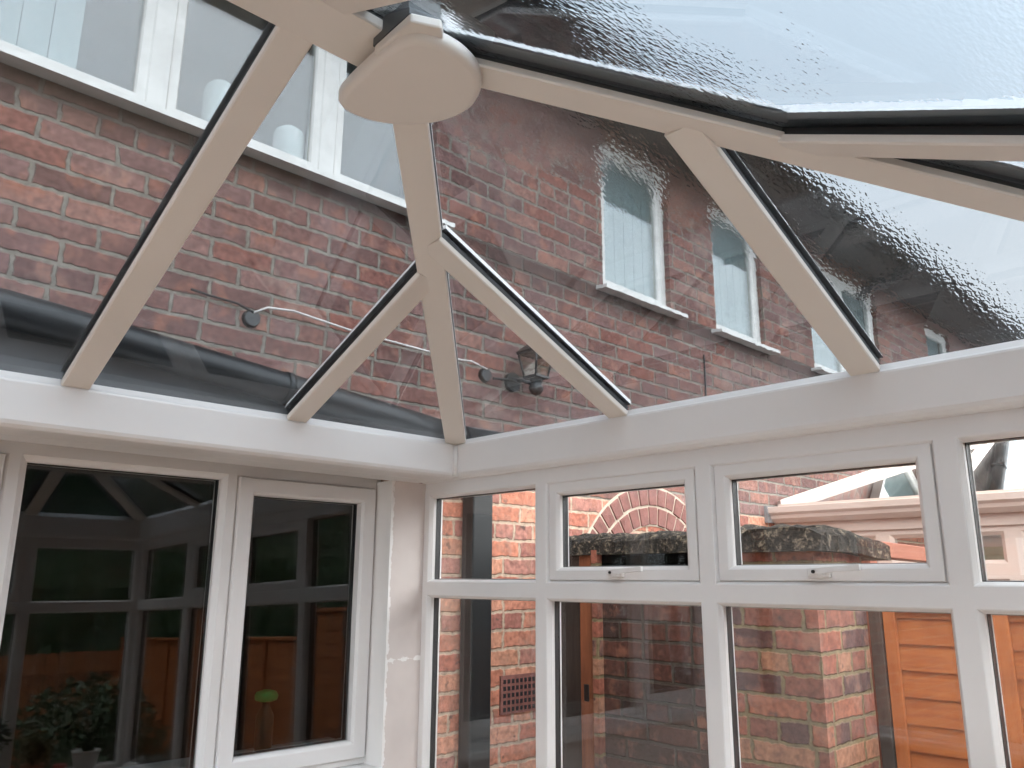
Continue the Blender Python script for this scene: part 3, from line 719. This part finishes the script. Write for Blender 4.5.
# ------------------------------------------------------------------ yard wall with pier
yw = empty('yard_wall', (2.95, 2.0, -.16), 'dark brick yard wall with mossy coping running out from the house to a pier', 'wall')
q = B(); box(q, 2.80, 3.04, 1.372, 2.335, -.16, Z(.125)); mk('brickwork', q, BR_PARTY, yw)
q = B(); box(q, 2.795, 3.19, 1.365, 1.70, -.16, Z(.124)); 
pier = mk('end_pier', q, BR_PIER, yw)
q = B(); box(q, 2.80, 3.04, 1.71, 2.62, Z(.035), Z(.150)); mk('timber_lintel', q, DARKW, yw)
q = B(); box(q, 2.765, 2.80, 2.335, 2.366, -.16, Z(.13)); mk('brick_jamb', q, BR_PIER, yw)
q = B(); box(q, 2.785, 2.83, 2.385, 2.455, -.16, Z(.11)); pst = mk('door_post', q, POSTW, yw, .006)
q = B(); box(q, 2.782, 2.80, 2.405, 2.435, Z(-.50), Z(-.43)); mk('lock_slot', q, GASK, pst, .004)
q = B(); box(q, 2.84, 2.90, 2.335, 2.649, -.16, Z(.04)); mk('yard_door', q, DARKW, yw)
def rough_strip(segs, w, h, name, parent):
    q = B(); rings = []; lump = 1
    for (x, y, z_, dx, dy) in segs:
        r_ = []; lump = .5 * lump + .5 * random.uniform(.72, 1.2)
        for t in range(12):
            a = math.pi * t / 11; k = lump * (1 + random.uniform(-.07, .07))
            ca, sa = math.cos(a), math.sin(a); s_ = math.copysign(abs(ca) ** .6, ca) * w * (.95 + .08 * random.random()); u_ = sa ** .55 * h * k
            r_.append(q.verts.new((x + dx * s_ + random.uniform(-.006, .006), y + dy * s_ + random.uniform(-.006, .006), Z(z_ + u_ + (0 if 0 < t < 11 else -.02)))))
        rings.append(r_)
    for A, Bq in zip(rings, rings[1:]):
        for k in range(11): q.faces.new((A[k], A[k + 1], Bq[k + 1], Bq[k]))
        q.faces.new((A[11], A[0], Bq[0], Bq[11]))
    q.faces.new(rings[0]); q.faces.new(rings[-1][::-1])
    o = mk(name, q, COPE, parent)
    return o
segs = [(2.93, 2.62 - i * .020, .130, -1, 0) for i in range(62)]
rough_strip(segs, .17, .075, 'mossy_coping', yw)
segs = [(2.75 + i * .020, 1.47, .125 - max(0, i - 14) * .0015, 0, 1) for i in range(30)]
rough_strip(segs, .16, .070, 'mossy_coping', yw)
# timber rail across to the neighbour and the dark post
gate = empty('garden_rail', (3.8, 1.45, Z(.1)), 'red-brown timber rail with short uprights beyond the brick pier', 'rail')
q = B(); hexa(q, [(3.42, 1.42, Z(.105)), (4.45, 1.42, Z(.085)), (4.45, 1.50, Z(.085)), (3.42, 1.50, Z(.105))], [(3.42, 1.42, Z(.170)), (4.45, 1.42, Z(.150)), (4.45, 1.50, Z(.150)), (3.42, 1.50, Z(.170))]); mk('top_rail', q, RAILW, gate, .004)
for x in (3.46, 4.38):
    q = B(); box(q, x - .035, x + .035, 1.43, 1.49, -.16, Z(.085)); mk('upright', q, RAILW, gate)
post = bx('fence_post', (3.195, 3.275, 1.315, 1.362, -.16, Z(-.06)), DARKW, None, .004, label='dark wooden fence post between the brick pier and the orange fence', category='fence post')

# ------------------------------------------------------------------ fences
def fence_panel(y0, y1, lab, x=3.20, top=-.085):
    o = empty('garden_fence', (x, (y0 + y1) / 2, -.16), lab, 'fence', group='orange fence panels beside the yard')
    q = B(); z_ = -.155; i = 0
    while Z(top) - z_ > .03:
        zt = min(z_ + .106, Z(top) - .01)
        hexa(q, [(x + .018, y0, z_), (x + .032, y0, z_), (x + .032, y1, z_), (x + .018, y1, z_)], [(x + .028, y0, zt), (x + .036, y0, zt), (x + .036, y1, zt), (x + .028, y1, zt)])
        z_ += .092; i += 1
    mk('lap_boards', q, FENCE, o)
    for yb in (y0 + .022, (y0 * 2 + y1) / 3 + .0, (y0 + 2 * y1) / 3, y1 - .022):
        w_ = .022 if yb in (y0 + .022, y1 - .022) else .026
        q = B(); box(q, x, x + .018, yb - w_, yb + w_, -.155, Z(top) - .012); mk('batten', q, FENCEV, o, .002)
    q = B(); box(q, x - .008, x + .045, y0, y1, Z(top) - .012, Z(top) + .012); mk('capping_rail', q, FENCE, o, .002)
fence_panel(.150 - .02, 1.310, 'orange lap fence panel next to the dark post and brick pier')
fence_panel(-1.75, .04, 'orange lap fence panel standing outside the right glazed wall, past the first panel', top=-.28)
fence_panel(-3.6, -1.83, 'orange lap fence panel at the garden end of the side fence', top=-.30)
for y in (.085, -1.79): bx('fence_post', (3.19, 3.26, y - .035, y + .035, -.16, Z(-.05)), FENCEV, None, .004, label='orange fence post between two lap fence panels', category='fence post', group='orange fence posts')
for i in range(7):
    x0 = -9 + i * 1.85
    o = empty('rear_garden_fence', (x0 + .9, -3.9, -.16), 'upright-board brown fence panel at the end of the garden, seen mirrored in the house window', 'fence', group='rear garden fence panels')
    q = B(); k = 0
    while k < 14: box(q, x0 + k * .125, x0 + k * .125 + .115, -3.91 - (k % 2) * .012, -3.895 - (k % 2) * .012, -.16, Z(-.42)); k += 1
    mk('boards', q, FENCER, o)
    q = B(); box(q, x0 + .01, x0 + 1.79, -3.895, -3.86, Z(-.62), Z(-.55)); mk('cross_rail', q, FENCER, o)

# ------------------------------------------------------------------ neighbour's conservatory
nb = empty('neighbour_conservatory', (6.2, 1, -.16), 'pinkish white framed conservatory with sloping glass roof beyond the yard wall', 'conservatory')
NX0, NX1, NY0, NY1 = 4.93, 8.0, -1.6, 2.65
NZ = .425
q = B()  # ogee gutter along the side facing us, and the front
extr(q, (4.93, NY0 - .1, Z(NZ)), (4.93, NY1 - .02, Z(NZ)), (-1, 0, 0), (0, 0, 1), [(0, -.06), (.05, -.06), (.085, -.035), (.09, -.015), (.115, .0), (.12, .035), (.112, .038), (.105, .01), (0, .005)])
mk('gutter', q, NUPVC, nb)
q = B(); box(q, 4.80, 4.94, NY1 - .022, NY1 - .002, Z(NZ - .06), Z(NZ + .045)); mk('lead_flashing', q, STONE, nb)
q = B(); box(q, 4.93, 5.03, NY0, NY1, Z(.30), Z(NZ - .02)); box(q, 4.915, 5.0, NY0, NY1 - .04, Z(NZ + .01), Z(NZ + .06)); box(q, NX0, NX1, NY0, NY0 + .1, Z(.30), Z(NZ + .03)); box(q, NX1 - .1, NX1, NY0, NY1, Z(.30), Z(NZ + .03))
mk('eaves_beam', q, NUPVC, nb)
TN = lambda u, w, d: Vector((4.95 + d, u, Z(w)))
q = B(); cn = [NY0, -.85, -.1, .62, 1.30, 1.98, 2.63]
for a, b_ in zip(cn, cn[1:]):
    ring(q, TN, (a, b_, .06, .31), [(0, .06), (0, 0), (.04, 0), (.06, .02), (.06, .06), (0, .06)]); ring(q, TN, (a, b_, -.95, .06), [(0, .06), (0, 0), (.04, 0), (.06, .02), (.06, .06), (0, .06)])
nf = mk('wall_frame', q, NUPVC, nb)
for a, b_ in zip(cn, cn[1:]):
    for c, d in ((.06, .31), (-.95, .06)):
        g = B(); pbox(g, TN, a + .05, b_ - .05, c + .05, d - .05, .025, .04); mk('glass_pane', g, GLV, nf)
q = B(); box(q, 4.95, 5.1, NY0, NY1, -.16, Z(-.95)); mk('dwarf_wall', q, BR_LOW, nb)
q = B(); box(q, 7.9, 7.95, NY0, NY1, -.16, Z(.3)); mk('far_wall', q, simple('sage_wall', (.42, .40, .27), .8), nb)
# roof: hip from the wall corner, ridge, bars
NYR, NR = None, None
hp0 = Vector((4.95, 2.62, Z(NZ + .04))); run = 1.52; hp1 = hp0 + Vector((run, -run, run * .465))
hp2 = Vector((hp1.x, NY0 + 1.4, hp1.z)); hp3 = Vector((4.95, NY0, Z(NZ + .04)))
far0, far3 = Vector((NX1, 2.62, Z(NZ + .04))), Vector((NX1, NY0, Z(NZ + .04)))
def nbar(name, P, Q, w=.07, h=.05):
    P, Q = Vector(P), Vector(Q); s_ = (Q - P).cross(Vector((0, 0, 1))).normalized(); q = B()
    extr(q, P, Q, s_, (0, 0, 1), [(-w, -.02), (w, -.02), (w, .01), (w * .6, h), (-w * .6, h), (-w, .01)]); return mk(name, q, NUPVC, nb)
nbar('hip_bar', hp0, hp1, .05, .05); nbar('hip_bar', hp2, hp3); nbar('hip_bar', hp1, far0); nbar('hip_bar', hp2, far3); nbar('ridge', hp1 + Vector((0, .04, 0)), hp2, .07, .09)
for y in (1.60, .75, -.05):
    t = min(1, (2.62 - y) / run); nbar('roof_bar', (4.95, y, Z(NZ + .04)), (4.95 + run * t, y, Z(NZ + .04) + run * .465 * t), .045, .035)
q = B(); NG = glass('neighbour_roof_glass', (.78, .82, .84), 2.2, .16)
def tri(bm, pts):
    hexa(bm, [Vector(p) for p in pts], [Vector(p) + Vector((0, 0, .012)) for p in pts])
tri(q, [hp0, hp1, hp2, hp3]); tri(q, [hp0, far0, hp1]); tri(q, [hp2, far3, hp3]); tri(q, [hp1, far0, far3, hp2])
mk('roof_glass', q, NG, nb)

# ------------------------------------------------------------------ plants on the window board (seen mirrored in the house window)
def leaves(bm, c, R, n, size, flat=.6):
    for _ in range(n):
        d = Vector((random.gauss(0, 1), random.gauss(0, 1), random.gauss(0, 1) * flat)).normalized() * R * random.random() ** .4
        p = Vector(c) + d; a = Vector((random.gauss(0, 1), random.gauss(0, 1), random.gauss(0, .6))).normalized(); b_ = a.orthogonal().normalized()
        s_ = size * random.uniform(.6, 1.3)
        v = [bm.verts.new(p + a * s_ * x + b_ * s_ * y + a.cross(b_) * s_ * z_) for x, y, z_ in ((-1, 0, 0), (-.3, .4, .12), (.5, .3, .1), (1, 0, -.1), (.5, -.3, .1), (-.3, -.4, .12))]
        bm.faces.new(v)
def potted(x, y, pr, ph, R, n, lm, pm, lab, zs=0, fh=1.0):
    z0 = Z(SILL) + zs
    o = empty('potted_plant', (x, y, z0), lab, 'potted plant')
    q = B(); lathe(q, (x, y, z0), [(pr * .72, 0), (pr * .98, ph * .9), (pr * 1.05, ph * .9), (pr * 1.05, ph), (pr * .9, ph), (pr * .88, ph * .85)]); mk('pot', q, pm, o)
    q = B()
    for _ in range(8):
        a = random.uniform(0, 6.28); tube(q, [(x, y, z0 + ph * .8), (x + math.cos(a) * R * .3, y + math.sin(a) * R * .2, z0 + ph + R * .6 * fh), (x + math.cos(a) * R * .7, y + math.sin(a) * R * .3, z0 + ph + R * 1.2 * fh)], .003, 5)
    mk('stems', q, BARK, o)
    q = B(); leaves(q, (x, y + .02, z0 + ph + R * .8 * fh), R, n, .022, .8 * fh); mk('foliage', q, lm, o)
potted(.90, .0, .06, .12, .11, 220, LEAF2, CERAM, 'olive leaved plant in a white pot on the front window board')
potted(1.22, .0, .07, .14, .16, 420, LEAF, BLUEP, 'bushy dark green plant in a blue pot on the front window board', 0, 1.1)
potted(1.52, .0, .06, .10, .10, 220, LEAF2, TERRA, 'small olive brown plant in a terracotta pot on the front window board')
potted(1.80, .0, .075, .14, .06, 90, LEAF, CERAM, 'sparse green plant in a large white pot in the corner of the window board')
q = B(); lathe(q, (1.66, 0.02, Z(SILL)), [(.026, 0), (.036, .075), (.036, .08), (.0361, .081)]); mk('cup', q, REDP, label='small red cup on the front window board', category='cup')
# utensils on the kitchen window board behind the casement
q = B(); box(q, -.6, 1.92, 2.93, 3.05, Z(-.66), Z(-.62)); mk('kitchen_window_board', q, UPVC, house)
bt = empty('spray_bottle', (1.60, 2.99, Z(-.62)), 'bright green topped bottle behind the house casement window', 'bottle')
q = B(); lathe(q, (1.60, 2.99, Z(-.62)), [(.03, 0), (.033, .01), (.033, .12), (.018, .15), (.014, .17)]); mk('bottle_body', q, simple('dark_bottle', (.05, .07, .05), .3), bt)
q = B(); lathe(q, (1.60, 2.99, Z(-.45)), [(.022, 0), (.040, .006), (.044, .022), (.036, .036), (.015, .042)]); mk('bottle_top', q, GREEN, bt)

# ------------------------------------------------------------------ trees beyond the garden
def tree(x, y, h, R, n, lab):
    o = empty('garden_tree', (x, y, -.2), lab, 'tree', group='trees beyond the garden')
    q = B(); tube(q, [(x, y, -.2), (x + .1, y, h * .4), (x - .05, y + .1, h * .8)], .14, 10)
    for k in range(6):
        a = k * 1.05; tube(q, [(x, y, h * .45), (x + math.cos(a) * R * .4, y + math.sin(a) * R * .4, h * .65), (x + math.cos(a) * R * .75, y + math.sin(a) * R * .75, h * .8)], .05, 6)
    mk('trunk', q, BARK, o)
    q = B()
    for k in range(9):
        c = (x + random.gauss(0, R * .4), y + random.gauss(0, R * .4), h * .75 + random.gauss(0, h * .12)); leaves(q, c, R * .55, n // 9, .14, .8)
    mk('crown', q, LEAFT, o)
for k, a in enumerate(((5.2, -12, 6.6, 1.9, 2000), (-.4, -13, 6.0, 1.8, 1500), (11.5, -12, 6.2, 2.0, 1500))):
    tree(*a, 'leafy dark green tree standing beyond the rear garden fence')

# tall dark evergreen hedge behind the rear fence
hg = empty('evergreen_hedge', (3, -5.6, -.2), 'tall dark evergreen hedge behind the rear garden fence', 'hedge')
q = B()
for i in range(17):
    x = -8 + i * 1.3; h_ = 3.6 + random.uniform(-.25, .35)
    cyl(q, (x, -5.6, -.2), (x, -5.6, h_ * .85), .07, .03, 8)
mk('trunks', q, BARK, hg, kind='stuff')
q = B(); N_ = 22
g_ = [[q.verts.new((-9 + i * .5, -5.1 + random.uniform(-.15, .15), -.2 + j * .42)) for j in range(10)] for i in range(46)]
k_ = [[q.verts.new((-9 + i * .5, -6.1, -.2 + j * .42)) for j in range(10)] for i in range(46)]
for a in (g_, k_):
    for i in range(45):
        for j in range(9): q.faces.new((a[i][j], a[i + 1][j], a[i + 1][j + 1], a[i][j + 1]))
for i in range(45): q.faces.new((g_[i][9], g_[i + 1][9], k_[i + 1][9], k_[i][9]))
mk('inner_growth', q, LEAF, hg)
q = B()
for i in range(6500):
    x = random.uniform(-9, 13.5); z_ = random.uniform(0, 3.75); c = Vector((x, -5.05 + random.gauss(0, .1) if z_ < 3.4 else random.uniform(-6, -5), z_ + (.1 * math.sin(x * 2))))
    a = Vector((random.gauss(0, 1), random.gauss(0, .4), random.gauss(0, 1))).normalized(); b_ = a.cross(Vector((random.gauss(0, .4), 1, random.gauss(0, .4)))).normalized(); s_ = random.uniform(.05, .12)
    q.faces.new([q.verts.new(c + a * s_ * u + b_ * s_ * v) for u, v in ((-1, 0), (0, .45), (1, 0), (0, -.45))])
mk('foliage', q, LEAF, hg)

sh = empty('garden_shrub', (2.15, -1.15, -.16), 'bushy green shrub outside the front glazing, mirrored in the house window', 'shrub')
q = B()
for k in range(7):
    a = k * .9; tube(q, [(2.15, -1.15, -.16), (2.15 + .1 * math.cos(a), -1.15 + .1 * math.sin(a), .3), (2.15 + .35 * math.cos(a), -1.15 + .35 * math.sin(a), .85)], .012, 6)
mk('stems', q, BARK, sh)
q = B(); leaves(q, (2.15, -1.15, .62), .52, 2600, .035, .9); leaves(q, (2.5, -1.1, .45), .35, 900, .035, .9); mk('foliage', q, LEAF, sh)
